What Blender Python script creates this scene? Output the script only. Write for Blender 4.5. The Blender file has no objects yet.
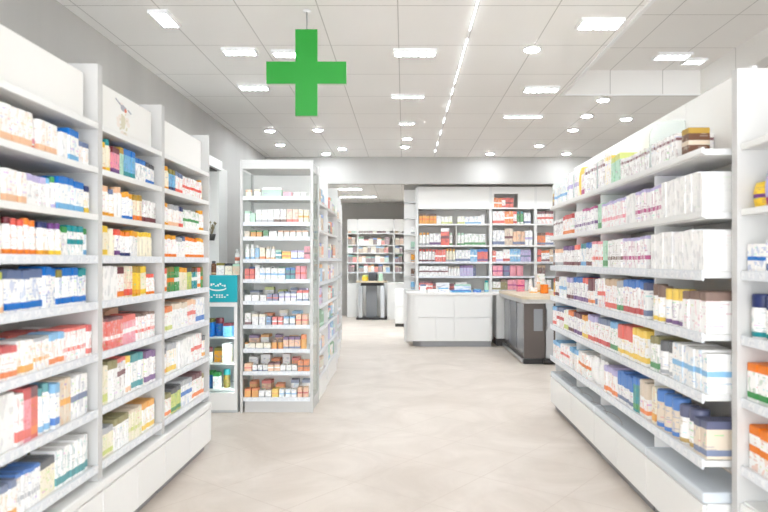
import bpy, bmesh, math, random
from mathutils import Vector, Matrix
random.seed(11)
PI = math.pi
scene = bpy.context.scene
col = scene.collection
EYE = 1.5

# ------------------------------------------------------------------ materials
def lin(c):
    return tuple((v / 12.92 if v <= .04045 else ((v + .055) / 1.055) ** 2.4) for v in (x / 255 for x in c))

def mat(name, rgb=(200, 200, 200), rough=.5, metal=0., spec=.5, emit=0., coat=0.):
    m = bpy.data.materials.new(name); m.use_nodes = True
    b = m.node_tree.nodes['Principled BSDF']
    c = lin(rgb) + (1,)
    b.inputs['Base Color'].default_value = c
    b.inputs['Roughness'].default_value = rough
    b.inputs['Metallic'].default_value = metal
    b.inputs['Specular IOR Level'].default_value = spec
    b.inputs['Coat Weight'].default_value = coat
    if emit:
        b.inputs['Emission Color'].default_value = (.89, .95, 1, 1)
        b.inputs['Emission Strength'].default_value = emit
    return m

class N:                                       # tiny node-building helper
    def __init__(s, m): s.t = m.node_tree; s.n = s.t.nodes; s.b = s.n['Principled BSDF']
    def new(s, kind, **kw):
        x = s.n.new(kind)
        for k, v in kw.items(): setattr(x, k, v)
        return x
    def link(s, a, b): s.t.links.new(a, b)
    def math(s, op, a, b=None, c=None):
        x = s.new('ShaderNodeMath', operation=op)
        for i, v in enumerate((a, b, c)):
            if v is None: continue
            if isinstance(v, (int, float)): x.inputs[i].default_value = v
            else: s.link(v, x.inputs[i])
        return x.outputs[0]
    def mix(s, f, a, b):
        x = s.new('ShaderNodeMix', data_type='RGBA')
        for i, v in ((0, f), (6, a), (7, b)):
            if isinstance(v, (int, float)): x.inputs[i].default_value = v
            elif isinstance(v, tuple): x.inputs[i].default_value = v if len(v) == 4 else v + (1,)
            else: s.link(v, x.inputs[i])
        return x.outputs[2]

def print_material():
    """printed packaging: ground colour, top zone, band, little rows of print; all read from each pack's own properties"""
    m = mat('packaging_print', (240, 240, 240), .45, spec=.4); n = N(m)
    def attr(name): return n.new('ShaderNodeAttribute', attribute_type='OBJECT', attribute_name=name)
    tc = n.new('ShaderNodeTexCoord'); sx = n.new('ShaderNodeSeparateXYZ'); n.link(tc.outputs['Generated'], sx.inputs[0])
    x, y, z = sx.outputs
    g, t, b, lay = attr('ink_ground'), attr('ink_top'), attr('ink_band'), attr('ink_lay')
    sl = n.new('ShaderNodeSeparateXYZ'); n.link(lay.outputs['Vector'], sl.inputs[0])
    oi = n.new('ShaderNodeObjectInfo')
    rnd = n.math('MULTIPLY', oi.outputs['Random'], 37.0)
    # print rows
    rows = n.math('MULTIPLY', z, 13.0)
    inrow = n.math('LESS_THAN', n.math('FRACT', rows), .5)
    cv = n.new('ShaderNodeCombineXYZ')
    n.link(n.math('MULTIPLY', x, 1.3), cv.inputs[0]); n.link(n.math('MULTIPLY', y, 1.3), cv.inputs[1])
    n.link(n.math('ADD', n.math('MULTIPLY', n.math('FLOOR', rows), 3.7), rnd), cv.inputs[2])
    no = n.new('ShaderNodeTexNoise'); no.inputs['Scale'].default_value = 1.6; no.inputs['Detail'].default_value = 1
    n.link(cv.outputs[0], no.inputs['Vector'])
    text = n.math('MULTIPLY', n.math('MULTIPLY', n.math('GREATER_THAN', no.outputs[0], .57), inrow),
                  n.math('MULTIPLY', n.math('GREATER_THAN', z, .1), n.math('LESS_THAN', z, .93)))
    # emblem block
    cv2 = n.new('ShaderNodeCombineXYZ')
    n.link(n.math('MULTIPLY', x, 1.6), cv2.inputs[0]); n.link(n.math('MULTIPLY', z, 2.6), cv2.inputs[1]); n.link(rnd, cv2.inputs[2])
    no2 = n.new('ShaderNodeTexNoise'); no2.inputs['Scale'].default_value = 1.5; no2.inputs['Detail'].default_value = 0
    n.link(cv2.outputs[0], no2.inputs['Vector'])
    block = n.math('MULTIPLY', n.math('GREATER_THAN', no2.outputs[0], .6), n.math('LESS_THAN', y, .04))
    top = n.math('GREATER_THAN', z, sl.outputs[0])
    band = n.math('MULTIPLY', n.math('GREATER_THAN', z, sl.outputs[1]), n.math('LESS_THAN', z, sl.outputs[2]))
    dots = n.math('LESS_THAN', n.math('FRACT', n.math('MULTIPLY', x, 2.6)), .62)
    band = n.math('MULTIPLY', band, n.math('MAXIMUM', lay.outputs['Alpha'], dots))
    ink = n.mix(.35, b.outputs['Color'], lin((120, 120, 135)))
    hs = n.new('ShaderNodeHueSaturation'); hs.inputs['Color'].default_value = lin((216, 70, 80)) + (1,)
    n.link(oi.outputs['Random'], hs.inputs['Hue'])
    odd = n.math('GREATER_THAN', n.math('FRACT', n.math('MULTIPLY', n.math('FLOOR', rows), .3334)), .5)
    ink = n.mix(odd, ink, hs.outputs[0])
    c = n.mix(n.math('MULTIPLY', block, .32), g.outputs['Color'], b.outputs['Color'])
    c = n.mix(n.math('MULTIPLY', text, n.math('MULTIPLY', b.outputs['Alpha'], .42)), c, ink)
    c = n.mix(band, c, b.outputs['Color'])
    c = n.mix(top, c, t.outputs['Color'])
    n.link(c, n.b.inputs['Base Color'])
    return m

def cap_material():
    m = mat('cap_plastic', (240, 240, 240), .35); n = N(m)
    a = n.new('ShaderNodeAttribute', attribute_type='OBJECT', attribute_name='ink_top')
    n.link(a.outputs['Color'], n.b.inputs['Base Color'])
    return m

def ceiling_material():
    m = mat('ceiling_tiles', (214, 211, 207), .6, spec=.3); n = N(m)
    tc = n.new('ShaderNodeTexCoord'); sx = n.new('ShaderNodeSeparateXYZ'); n.link(tc.outputs['Object'], sx.inputs[0])
    fx = n.math('FRACT', n.math('DIVIDE', n.math('ADD', sx.outputs[0], 1.82 + 59), .59))
    fy = n.math('FRACT', n.math('DIVIDE', n.math('ADD', sx.outputs[1], -5.6 + 87), .87))
    g = n.math('MAXIMUM', n.math('LESS_THAN', fx, .014), n.math('LESS_THAN', fy, .011))
    no = n.new('ShaderNodeTexNoise'); no.inputs['Scale'].default_value = .9; n.link(tc.outputs['Object'], no.inputs['Vector'])
    base = n.mix(no.outputs[0], lin((232, 230, 226)), lin((241, 239, 236)))
    n.link(n.mix(g, base, lin((192, 189, 185))), n.b.inputs['Base Color'])
    return m

def floor_material():
    m = mat('floor_stone_tiles', (222, 212, 202), .3, spec=.45); n = N(m)
    tc = n.new('ShaderNodeTexCoord')
    mp = n.new('ShaderNodeMapping'); mp.inputs['Rotation'].default_value[2] = math.radians(38)
    n.link(tc.outputs['Object'], mp.inputs[0])
    sx = n.new('ShaderNodeSeparateXYZ'); n.link(mp.outputs[0], sx.inputs[0])
    fx = n.math('FRACT', n.math('DIVIDE', n.math('ADD', sx.outputs[0], 60), .62))
    fy = n.math('FRACT', n.math('DIVIDE', n.math('ADD', sx.outputs[1], 60), .62))
    g = n.math('MAXIMUM', n.math('LESS_THAN', fx, .009), n.math('LESS_THAN', fy, .009))
    no = n.new('ShaderNodeTexNoise'); no.inputs['Scale'].default_value = 1.3; no.inputs['Detail'].default_value = 7
    no.inputs['Roughness'].default_value = .62; no.inputs['Distortion'].default_value = 1.2
    n.link(tc.outputs['Object'], no.inputs['Vector'])
    r = n.new('ShaderNodeValToRGB'); r.color_ramp.elements[0].position = .32; r.color_ramp.elements[1].position = .68
    r.color_ramp.elements[0].color = lin((196, 184, 172)) + (1,); r.color_ramp.elements[1].color = lin((217, 207, 197)) + (1,)
    n.link(no.outputs[0], r.inputs[0])
    n.link(n.mix(n.math('MULTIPLY', g, .85), r.outputs[0], lin((192, 178, 166))), n.b.inputs['Base Color'])
    n.link(n.math('ADD', n.math('MULTIPLY', no.outputs[0], .2), .34), n.b.inputs['Roughness'])
    return m

def wall_material():
    m = mat('wall_paint', (188, 185, 181), .7, spec=.3); n = N(m)
    tc = n.new('ShaderNodeTexCoord'); mp = n.new('ShaderNodeMapping'); mp.inputs['Scale'].default_value = (1.2, 1.2, .12)
    n.link(tc.outputs['Object'], mp.inputs[0])
    no = n.new('ShaderNodeTexNoise'); no.inputs['Scale'].default_value = 2.2; no.inputs['Detail'].default_value = 3
    n.link(mp.outputs[0], no.inputs['Vector'])
    n.link(n.mix(no.outputs[0], lin((180, 178, 175)), lin((200, 198, 194))), n.b.inputs['Base Color'])
    return m

def rail_material():
    """white price rail carrying a row of pale price tickets"""
    m = mat('price_rail', (236, 238, 241), .35); n = N(m)
    tc = n.new('ShaderNodeTexCoord'); sx = n.new('ShaderNodeSeparateXYZ'); n.link(tc.outputs['Object'], sx.inputs[0])
    fx = n.math('FRACT', n.math('DIVIDE', n.math('ADD', sx.outputs[0], 10), .085))
    sg = n.new('ShaderNodeSeparateXYZ'); n.link(tc.outputs['Generated'], sg.inputs[0])
    tick = n.math('MULTIPLY', n.math('LESS_THAN', fx, .62),
                  n.math('MULTIPLY', n.math('GREATER_THAN', sg.outputs[2], .18), n.math('LESS_THAN', sg.outputs[2], .86)))
    no = n.new('ShaderNodeTexNoise'); no.inputs['Scale'].default_value = 75; n.link(tc.outputs['Object'], no.inputs['Vector'])
    spot = n.math('MULTIPLY', n.math('GREATER_THAN', no.outputs[0], .56), tick)
    c = n.mix(n.math('MULTIPLY', tick, .55), lin((226, 230, 235)), lin((246, 247, 248)))
    n.link(n.mix(n.math('MULTIPLY', spot, .22), c, lin((120, 135, 165))), n.b.inputs['Base Color'])
    return m

def wood_material():
    m = mat('pale_wood', (222, 205, 176), .4); n = N(m)
    tc = n.new('ShaderNodeTexCoord'); mp = n.new('ShaderNodeMapping'); mp.inputs['Scale'].default_value = (14, 1.2, 4)
    n.link(tc.outputs['Object'], mp.inputs[0])
    no = n.new('ShaderNodeTexNoise'); no.inputs['Scale'].default_value = 2; no.inputs['Detail'].default_value = 4
    n.link(mp.outputs[0], no.inputs['Vector'])
    n.link(n.mix(no.outputs[0], lin((206, 186, 152)), lin((236, 224, 202))), n.b.inputs['Base Color'])
    return m

def glass_material(name, tint, base=.04):
    m = bpy.data.materials.new(name); m.use_nodes = True
    t = m.node_tree; t.nodes.clear()
    o = t.nodes.new('ShaderNodeOutputMaterial'); mx = t.nodes.new('ShaderNodeMixShader')
    tr = t.nodes.new('ShaderNodeBsdfTransparent'); tr.inputs[0].default_value = tint + (1,)
    gl = t.nodes.new('ShaderNodeBsdfGlossy'); gl.inputs['Roughness'].default_value = .04
    fr = t.nodes.new('ShaderNodeFresnel'); fr.inputs[0].default_value = 1.45
    a = t.nodes.new('ShaderNodeMath'); a.operation = 'ADD'; a.inputs[1].default_value = base
    ge = t.nodes.new('ShaderNodeNewGeometry'); sb = t.nodes.new('ShaderNodeMath'); sb.operation = 'SUBTRACT'; sb.inputs[0].default_value = 1
    ml = t.nodes.new('ShaderNodeMath'); ml.operation = 'MULTIPLY'
    t.links.new(ge.outputs['Backfacing'], sb.inputs[1]); t.links.new(fr.outputs[0], a.inputs[0])
    t.links.new(a.outputs[0], ml.inputs[0]); t.links.new(sb.outputs[0], ml.inputs[1]); t.links.new(ml.outputs[0], mx.inputs[0])
    t.links.new(tr.outputs[0], mx.inputs[1]); t.links.new(gl.outputs[0], mx.inputs[2]); t.links.new(mx.outputs[0], o.inputs[0])
    return m

def frosted_material():
    m = bpy.data.materials.new('frosted_acrylic'); m.use_nodes = True
    t = m.node_tree; b = t.nodes['Principled BSDF']; o = t.nodes['Material Output']
    b.inputs['Base Color'].default_value = lin((226, 234, 230)) + (1,); b.inputs['Roughness'].default_value = .2
    tr = t.nodes.new('ShaderNodeBsdfTransparent'); mx = t.nodes.new('ShaderNodeMixShader'); mx.inputs[0].default_value = .5
    t.links.new(tr.outputs[0], mx.inputs[1]); t.links.new(b.outputs[0], mx.inputs[2]); t.links.new(mx.outputs[0], o.inputs[0])
    return m

M = dict(
    print=print_material(), cap=cap_material(), ceiling=ceiling_material(), floor=floor_material(), wall=wall_material(),
    rail=rail_material(), wood=wood_material(), glass=glass_material('clear_glass', (.95, .98, .965)), frost=frosted_material(),
    white=mat('white_laminate', (238, 238, 236), .35), shelf=mat('shelf_metal', (222, 222, 221), .42),
    board=mat('header_board', (246, 245, 242), .5), panel=mat('grey_panel', (205, 204, 202), .5),
    backp=mat('shelf_back', (214, 212, 208), .55), worktop=mat('worktop', (214, 221, 228), .14, spec=.6),
    plinth=mat('plinth_grey', (150, 150, 152), .4, metal=.3), dark=mat('dark_kick', (70, 66, 64), .5),
    lamp=mat('lamp_diffuser', (255, 255, 255), .5, emit=62.), trim=mat('lamp_trim', (240, 240, 240), .4),
    lampfar=mat('lamp_diffuser_far', (255, 255, 255), .5, emit=125.), dimlamp=mat('lamp_diffuser_dim', (255, 255, 255), .5, emit=3.), spot=mat('downlight_diffuser', (255, 255, 255), .5, emit=75.),
    coolfill=mat('cooler_fill_lamp', (255, 255, 255), .5, emit=14.),  # glow for the strip added inside the cooler
    led=mat('led_strip', (255, 255, 255), .5, emit=3.),
    green=mat('cross_green', (18, 146, 38), .4), crosside=mat('cross_edge', (206, 214, 196), .5), wire=mat('wire_grey', (150, 150, 150), .4, metal=.6),
    teal=mat('teal_sign', (26, 172, 186), .4), steel=mat('steel', (190, 192, 194), .28, metal=.9),
    brown=mat('dark_brown_laminate', (88, 78, 73), .35), black=mat('black_plastic', (32, 30, 30), .4),
    smoke=mat('smoked_panel', (140, 142, 146), .2, spec=.6), inner=mat('cooler_liner', (205, 210, 212), .5),
    dry=mat('dry_sprig', (150, 140, 110), .8), pot=mat('small_dark_pot', (84, 82, 78), .6),
    inkgrey=mat('ink_grey', (182, 182, 192), .7), inkred=mat('ink_red', (222, 130, 104), .7), inkolive=mat('ink_olive', (224, 219, 198), .7),
    inkpeach=mat('ink_peach', (243, 234, 226), .7),
)

# ------------------------------------------------------------------ mesh builder
class MB:
    def __init__(s): s.v, s.f, s.m, s.sm = [], [], [], []
    def add(s, vs, fs, mi=0, smooth=False):
        k = len(s.v); s.v += [tuple(v) for v in vs]
        for f in fs: s.f.append(tuple(k + i for i in f)); s.m.append(mi); s.sm.append(smooth)
        return s
    def box(s, x0, x1, y0, y1, z0, z1, mi=0, c=0.):
        """box; c > 0 chamfers all twelve edges"""
        if c <= 0:
            v = [(x, y, z) for z in (z0, z1) for y in (y0, y1) for x in (x0, x1)]
            return s.add(v, [(0, 2, 3, 1), (4, 5, 7, 6), (0, 1, 5, 4), (2, 6, 7, 3), (0, 4, 6, 2), (1, 3, 7, 5)], mi)
        bm = bmesh.new(); bmesh.ops.create_cube(bm, size=1)
        for v in bm.verts:
            v.co = Vector(((x0 + x1) / 2 + v.co.x * (x1 - x0), (y0 + y1) / 2 + v.co.y * (y1 - y0), (z0 + z1) / 2 + v.co.z * (z1 - z0)))
        bmesh.ops.bevel(bm, geom=bm.edges[:], offset=c, segments=2, profile=.6, affect='EDGES', clamp_overlap=True)
        bm.verts.index_update()
        s.add([v.co[:] for v in bm.verts], [tuple(v.index for v in f.verts) for f in bm.faces], mi); bm.free()
        return s
    def prism(s, pts, z0, z1, mi=0):
        n = len(pts)
        v = [(x, y, z0) for x, y in pts] + [(x, y, z1) for x, y in pts]
        return s.add(v, [tuple(range(n))[::-1], tuple(range(n, 2 * n))] + [(i, (i + 1) % n, n + (i + 1) % n, n + i) for i in range(n)], mi)
    def prism_y(s, pts, y0, y1, mi=0):                      # outline in x,z
        n = len(pts)
        v = [(x, y0, z) for x, z in pts] + [(x, y1, z) for x, z in pts]
        return s.add(v, [tuple(range(n)), tuple(range(n, 2 * n))[::-1]] + [(i, n + i, n + (i + 1) % n, (i + 1) % n) for i in range(n)], mi)
    def prism_x(s, pts, x0, x1, mi=0):                      # outline in y,z
        n = len(pts)
        v = [(x0, y, z) for y, z in pts] + [(x1, y, z) for y, z in pts]
        return s.add(v, [tuple(range(n))[::-1], tuple(range(n, 2 * n))] + [(i, (i + 1) % n, n + (i + 1) % n, n + i) for i in range(n)], mi)
    def lathe(s, prof, seg=14, mi=0, cx=0, cy=0):
        v, f = [], []
        for r, z in prof:
            for k in range(seg):
                a = 2 * PI * k / seg; v.append((cx + r * math.cos(a), cy + r * math.sin(a), z))
        for i in range(len(prof) - 1):
            for k in range(seg):
                a, b = i * seg + k, i * seg + (k + 1) % seg
                f.append((a, b, b + seg, a + seg))
        f.append(tuple(range(seg))[::-1]); f.append(tuple((len(prof) - 1) * seg + k for k in range(seg)))
        return s.add(v, f, mi, True)
    def tube(s, p0, p1, r, seg=8, mi=0):
        p0, p1 = Vector(p0), Vector(p1); d = (p1 - p0).normalized()
        u = d.orthogonal().normalized(); w = d.cross(u)
        v = [tuple(p + r * (math.cos(2 * PI * k / seg) * u + math.sin(2 * PI * k / seg) * w)) for p in (p0, p1) for k in range(seg)]
        return s.add(v, [(k, (k + 1) % seg, seg + (k + 1) % seg, seg + k) for k in range(seg)] + [tuple(range(seg))[::-1], tuple(range(seg, 2 * seg))], mi, True)
    def mesh(s, name, *mats):
        me = bpy.data.meshes.new(name); me.from_pydata(s.v, [], s.f)
        for m in mats: me.materials.append(m)
        me.polygons.foreach_set('material_index', s.m); me.polygons.foreach_set('use_smooth', s.sm)
        me.update()
        bm = bmesh.new(); bm.from_mesh(me); bmesh.ops.recalc_face_normals(bm, faces=bm.faces[:]); bm.to_mesh(me); bm.free()
        return me
    def build(s, name, mats, parent=None):
        mats = mats if isinstance(mats, (tuple, list)) else (mats,)
        o = bpy.data.objects.new(name, s.mesh(name, *mats)); col.objects.link(o)
        if parent: o.parent = parent
        return o

def box(name, m, parent, *a, c=0.): return MB().box(*a, c=c).build(name, m, parent)

def tag(o, label, cat, group=None):
    o['label'] = label; o['category'] = cat
    if group: o['group'] = group
    return o
def thing(name, label, cat, loc=(0, 0, 0), rz=0., group=None):
    o = bpy.data.objects.new(name, None); col.objects.link(o); o.empty_display_size = .1
    o.location = loc; o.rotation_euler = (0, 0, rz)
    return tag(o, label, cat, group)
def struct(name, m, mb):
    o = mb.build(name, m); o['kind'] = 'structure'; return o

# ------------------------------------------------------------------ the setting
XL, XR, YF, YB, ZC = -2.5, 3.6, -2.5, 11.63, 3.375
ZF, YE = 3.1, 17.8                                   # ceiling and end wall of the far room
struct('floor', M['floor'], MB().box(XL - .2, XR + .2, YF, YE + .2, -.1, 0))
struct('wall_left', M['wall'], MB().box(XL - .2, XL, YF, YE, 0, 3.9))
struct('wall_right', M['wall'], MB().box(XR, XR + .2, YF, YE, 0, 3.9))
struct('wall_far', M['wall'], MB().box(XL, XR, YE, YE + .2, 0, 3.3))
RX0, RX1, RY1, RZ = 1.80, 3.33, 7.24, 3.64           # raised recess in the ceiling
struct('ceiling', M['ceiling'], MB().box(XL, RX0, YF, YB, ZC, ZC + .04).box(RX0, XR, RY1, YB, ZC, ZC + .04).box(RX1, XR, YF, RY1, ZC, ZC + .04)
       .box(RX0, RX1, RY1, RY1 + .04, ZC + .04, RZ).box(RX1, RX1 + .04, YF, RY1, ZC + .04, RZ).box(RX0 - .04, RX0, YF, RY1, ZC + .04, RZ)
       .box(RX0 - .04, RX1 + .04, YF, RY1 + .04, RZ, RZ + .04))
struct('trim_1', M['trim'], MB().box(RX0 - .035, RX0 - .001, YF, RY1 - .002, ZC - .014, ZC - .0005).box(RX0 - .035, RX1, RY1, RY1 + .03, ZC - .014, ZC - .0005))
struct('wall_bulkhead', M['wall'], MB().box(XL, XR, YB, YB + .12, 2.892, ZC + .04))
struct('ceiling_far', M['ceiling'], MB().box(XL, XR, YB + .12, YE, ZF, ZF + .04))
struct('wall_back', M['wall'], MB().box(.0, XR, 12.5, 12.62, 0, ZF))
struct('wall_pier', M['white'], MB().box(XL, -2.0, 6.97, 7.3, 0, 2.52))

# ceiling lamps --------------------------------------------------------------
def ceil_pt(u, v, z=ZC):
    y = (z - EYE) * 645 / (261 - v); return (u - 404) / 645 * y, y
def grille_light(x, y, w, d, z, label, lamp='lamp'):
    w, d = w * .95, d * .55
    t = thing('ceiling_light', label, 'ceiling light', (x, y, z), 0, 'ceiling lights')
    f = MB(); e = .018
    f.box(-w/2 - e, w/2 + e, -d/2 - e, -d/2, -.03, -.001).box(-w/2 - e, w/2 + e, d/2, d/2 + e, -.03, -.001)
    f.box(-w/2 - e, -w/2, -d/2, d/2, -.03, -.001).box(w/2, w/2 + e, -d/2, d/2, -.03, -.001)
    f.build('frame', M['trim'], t)
    box('diffuser', M[lamp], t, -w/2, w/2, -d/2, d/2, -.012, -.001)
    lv = MB()
    for k in range(1, 5): lv.box(-w/2 + w*k/5 - .005, -w/2 + w*k/5 + .005, -d/2, d/2, -.03, -.013)
    lv.build('louvre', M['trim'], t)
def round_light(x, y, r, z, label):
    t = thing('downlight', label, 'ceiling light', (x, y, z), 0, 'round downlights')
    MB().lathe([(r, -.001), (r*1.25, -.001), (r*1.25, -.012), (r*1.05, -.02), (r, -.012)], 20).build('trim_ring', M['trim'], t)
    MB().lathe([(r*.98, -.0125), (r*.9, -.024)], 20).build('diffuser', M['spot'], t)
for u, v, w, d, where in ((415, 51, .37, .22, 'beyond the green cross toward the glowing strip'), (600, 22, .32, .3, 'beside the near end of the ceiling recess'),
                          (541, 88, .36, .26, 'in line with the far end of the recess'), (240, 50, .28, .2, 'nearer the wall, one side of the green cross'),
                          (285, 52, .2, .2, 'half hidden behind the green cross'), (254, 86, .3, .24, 'low behind one arm of the green cross'),
                          (165, 17, .12, .5, 'closest to the wall above the shelving')):
    x, y = ceil_pt(u, v); grille_light(x, y, w, d, ZC, 'white louvred ceiling light ' + where)
for u, v, w, d, where in ((672, 55, .34, .3, 'alone in the middle of the ceiling recess'), (694, 60, .2, .25, 'at the far corner of the recess, above the white header')):
    x, y = ceil_pt(u, v, RZ); grille_light(x, y, w, d, RZ, 'white louvred ceiling light ' + where, 'dimlamp')
for i, (u, v, w) in enumerate(((408, 95, .36), (523, 115, .5), (407, 122, .2))):
    x, y = ceil_pt(u, v); grille_light(x, y, w, .1, ZC, 'slim white ceiling light, %s of three in line with the green cross lamp' % ('first', 'second', 'third')[i])
k = 0
ordn = ['zeroth', 'first', 'second', 'third', 'fourth', 'fifth', 'sixth', 'seventh', 'eighth', 'ninth', 'tenth', 'eleventh', 'twelfth', 'thirteenth',
        'fourteenth', 'fifteenth', 'sixteenth', 'seventeenth', 'eighteenth', 'nineteenth', 'twentieth'] + \
       ['twenty-' + s for s in ('first', 'second', 'third', 'fourth', 'fifth', 'sixth', 'seventh', 'eighth', 'ninth')] + ['thirtieth'] + ['thirty-' + s for s in ('first', 'second', 'third', 'fourth', 'fifth', 'sixth', 'seventh', 'eighth', 'ninth')] + ['fortieth'] + ['forty-' + s for s in ('first', 'second', 'third', 'fourth', 'fifth', 'sixth', 'seventh', 'eighth', 'ninth')]
RL = sorted([(532, 48), (603, 99), (587, 115), (626, 118), (573, 129), (407, 138), (490, 153), (539, 145), (566, 153), (405, 146), (342, 148), (318, 129), (280, 144), (326, 153), (255, 153), (270, 130)], key=lambda p: -(261 - p[1]))
for i, (u, v) in enumerate(RL):
    x, y = ceil_pt(u, v); round_light(x, y, .065, ZC, 'small round white downlight, %s counting from the shop front inward' % ordn[i + 1])
for i, (u, v, w) in enumerate(((338, 182, .35), (372, 182, .6), (432, 183, .9), (358, 196, .9), (350, 188, .5), (385, 203, 1.2))):
    y = (ZF - EYE) * 645 / (261 - v); x = (u - 404) / 645 * y
    if y < YE - .1: grille_light(x, y, w, .14, ZF, 'long flush lamp on the far room ceiling, %s from the bulkhead' % ordn[i + 1], 'lampfar')
t = thing('ceiling_strip_light', 'thin broken line of white light running along the ceiling', 'strip light', (.53, 7.5, ZC))
b = MB(); b.box(-.006, .006, -3.3, 3.6, -.012, -.001).build('channel', M['trim'], t)
for y0, y1 in ((-3.2, -2.3), (-2.1, -1.3), (-1.2, -.75), (-.55, -.3), (.0, .5), (.9, 1.2), (1.7, 2.0), (2.6, 2.9), (3.3, 3.5)):
    box('strip', M['led'], t, -.005, .005, y0, y1, -.018, -.0125)

# ------------------------------------------------------------------ packaging
PAL = dict(white=(250, 249, 247), cream=(244, 236, 214), peach=(244, 198, 160), pink=(238, 150, 165), coral=(232, 96, 80), red=(204, 48, 46),
           orange=(240, 130, 34), amber=(236, 166, 40), yellow=(246, 208, 60), lime=(206, 214, 110), olive=(136, 126, 58), green=(62, 150, 78),
           mint=(186, 224, 200), teal=(30, 146, 152), sky=(120, 184, 226), blue=(24, 116, 200), navy=(40, 52, 104), slate=(104, 120, 156),
           lilac=(190, 180, 220), purple=(112, 62, 132), magenta=(186, 50, 126), maroon=(112, 40, 50), brown=(112, 74, 52), tan=(206, 176, 140),
           grey=(178, 180, 184), charcoal=(72, 74, 80), gold=(186, 150, 62), beige=(226, 210, 188))
LIN = {k: lin(v) for k, v in PAL.items()}

def carton_mesh():
    mb = MB().box(-.5, .5, 0, 1, 0, .985, c=.022)
    mb.box(-.47, .47, .02, .97, .975, 1.0, c=.008)            # tucked top flap
    mb.prism_y([(-.42, .90), (.42, .90), (.38, .985), (-.38, .985)], -.006, .02)   # flap tongue on the front
    return mb.mesh('carton', M['print'])
def flat_carton_mesh():
    mb = MB().box(-.5, .5, 0, 1, 0, 1, c=.03); mb.box(-.505, .505, .0, 1.0, .62, .66, c=.01); return mb.mesh('flat_carton', M['print'])
R = .5
bottle_prof = [(.42, 0), (.47, .02), (.49, .06), (.49, .70), (.45, .77), (.33, .82), (.31, .86)]
cap_prof = [(.37, .825), (.38, .84), (.38, .98), (.35, 1.0)]
jar_prof = [(.44, 0), (.49, .03), (.5, .1), (.5, .62), (.45, .7), (.43, .74)]
lid_prof = [(.48, .70), (.49, .72), (.49, .96), (.46, 1.0)]
def tube_mesh():
    mb = MB(); rings = []; n = 16
    for z, rx, ry in ((.16, .44, .44), (.22, .47, .46), (.5, .48, .36), (.8, .49, .18), (1.0, .5, .05)):
        rings.append([(rx * math.cos(2*PI*k/n), .5 + ry * math.sin(2*PI*k/n), z) for k in range(n)])
    v = [p for r in rings for p in r]
    f = [(i*n+k, i*n+(k+1) % n, (i+1)*n+(k+1) % n, (i+1)*n+k) for i in range(len(rings)-1) for k in range(n)] + [tuple(range(n))[::-1], tuple(4*n+k for k in range(n))]
    return mb.add(v, f, 0, True).mesh('squeeze_tube', M['print'])
def pouch_mesh():
    mb = MB(); n = 9; v = []; f = []
    for side in (-1, 1):
        for j in range(n):
            for i in range(n):
                a, b2 = i / (n-1), j / (n-1)
                th = (math.sin(PI*a) * math.sin(PI*min(1, b2*1.0)*.92 + .12)) ** .6 if 0 < a < 1 else 0
                v.append((a - .5, .5 + side * (.02 + .46 * max(0, th)), b2))
    for sidx in range(2):
        o = sidx * n * n
        for j in range(n-1):
            for i in range(n-1): f.append((o+j*n+i, o+j*n+i+1, o+(j+1)*n+i+1, o+(j+1)*n+i))
    rim = [i for i in range(n)] + [j*n+n-1 for j in range(1, n)] + [(n-1)*n+i for i in range(n-2, -1, -1)] + [j*n for j in range(n-2, 0, -1)]
    for q in range(len(rim)): f.append((rim[q], rim[(q+1) % len(rim)], n*n+rim[(q+1) % len(rim)], n*n+rim[q]))
    return mb.add(v, f, 0, True).mesh('pouch', M['print'])
ME = dict(C=carton_mesh(), F=flat_carton_mesh(), B=MB().lathe(bottle_prof, 16, 0, 0, .5).mesh('bottle', M['print']), Bc=MB().lathe(cap_prof, 16, 0, 0, .5).mesh('bottle_cap', M['cap']),
          J=MB().lathe(jar_prof, 16, 0, 0, .5).mesh('jar', M['print']), Jc=MB().lathe(lid_prof, 16, 0, 0, .5).mesh('jar_lid', M['cap']),
          T=tube_mesh(), Tc=MB().lathe([(.36, 0), (.38, .015), (.4, .16)], 16, 0, 0, .5).mesh('tube_cap', M['cap']), P=pouch_mesh())
WORD = dict(C='carton', F='flat box', B='bottle', J='jar', T='tube', P='pouch')
LAY = {'t': (.79, 2, 2), 'tb': (.79, .08, .24), 'b': (2, .08, .28), 'm': (2, .42, .56), 'tm': (.8, .4, .56), 'f': (2, 2, 2), 'tt': (.55, .1, .22), 'l': (.9, .55, .68), 'd': (2, .74, .84), 'D': (.9, .3, .42)}

SAY = dict(sky='light-blue', slate='grey-blue', charcoal='dark-grey', coral='coral-red', sage='pale-green')
def describe(kind, g, tp, bd, lay):
    w = WORD[kind]; g, tp, bd = (SAY.get(c, c) for c in (g, tp, bd))
    if kind in 'BJT': s = '%s-capped %s %s' % (tp, g, w)
    elif lay.startswith('t') or lay in 'lD': s = '%s-topped %s %s' % (tp, g, w)
    else: s = '%s %s' % (g, w)
    if lay in ('tb', 'b', 'm', 'tm', 'tt', 'l', 'd', 'D'): s += ' with %s %s' % (bd, 'dots' if lay in 'dD' else 'band')
    return s

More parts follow.
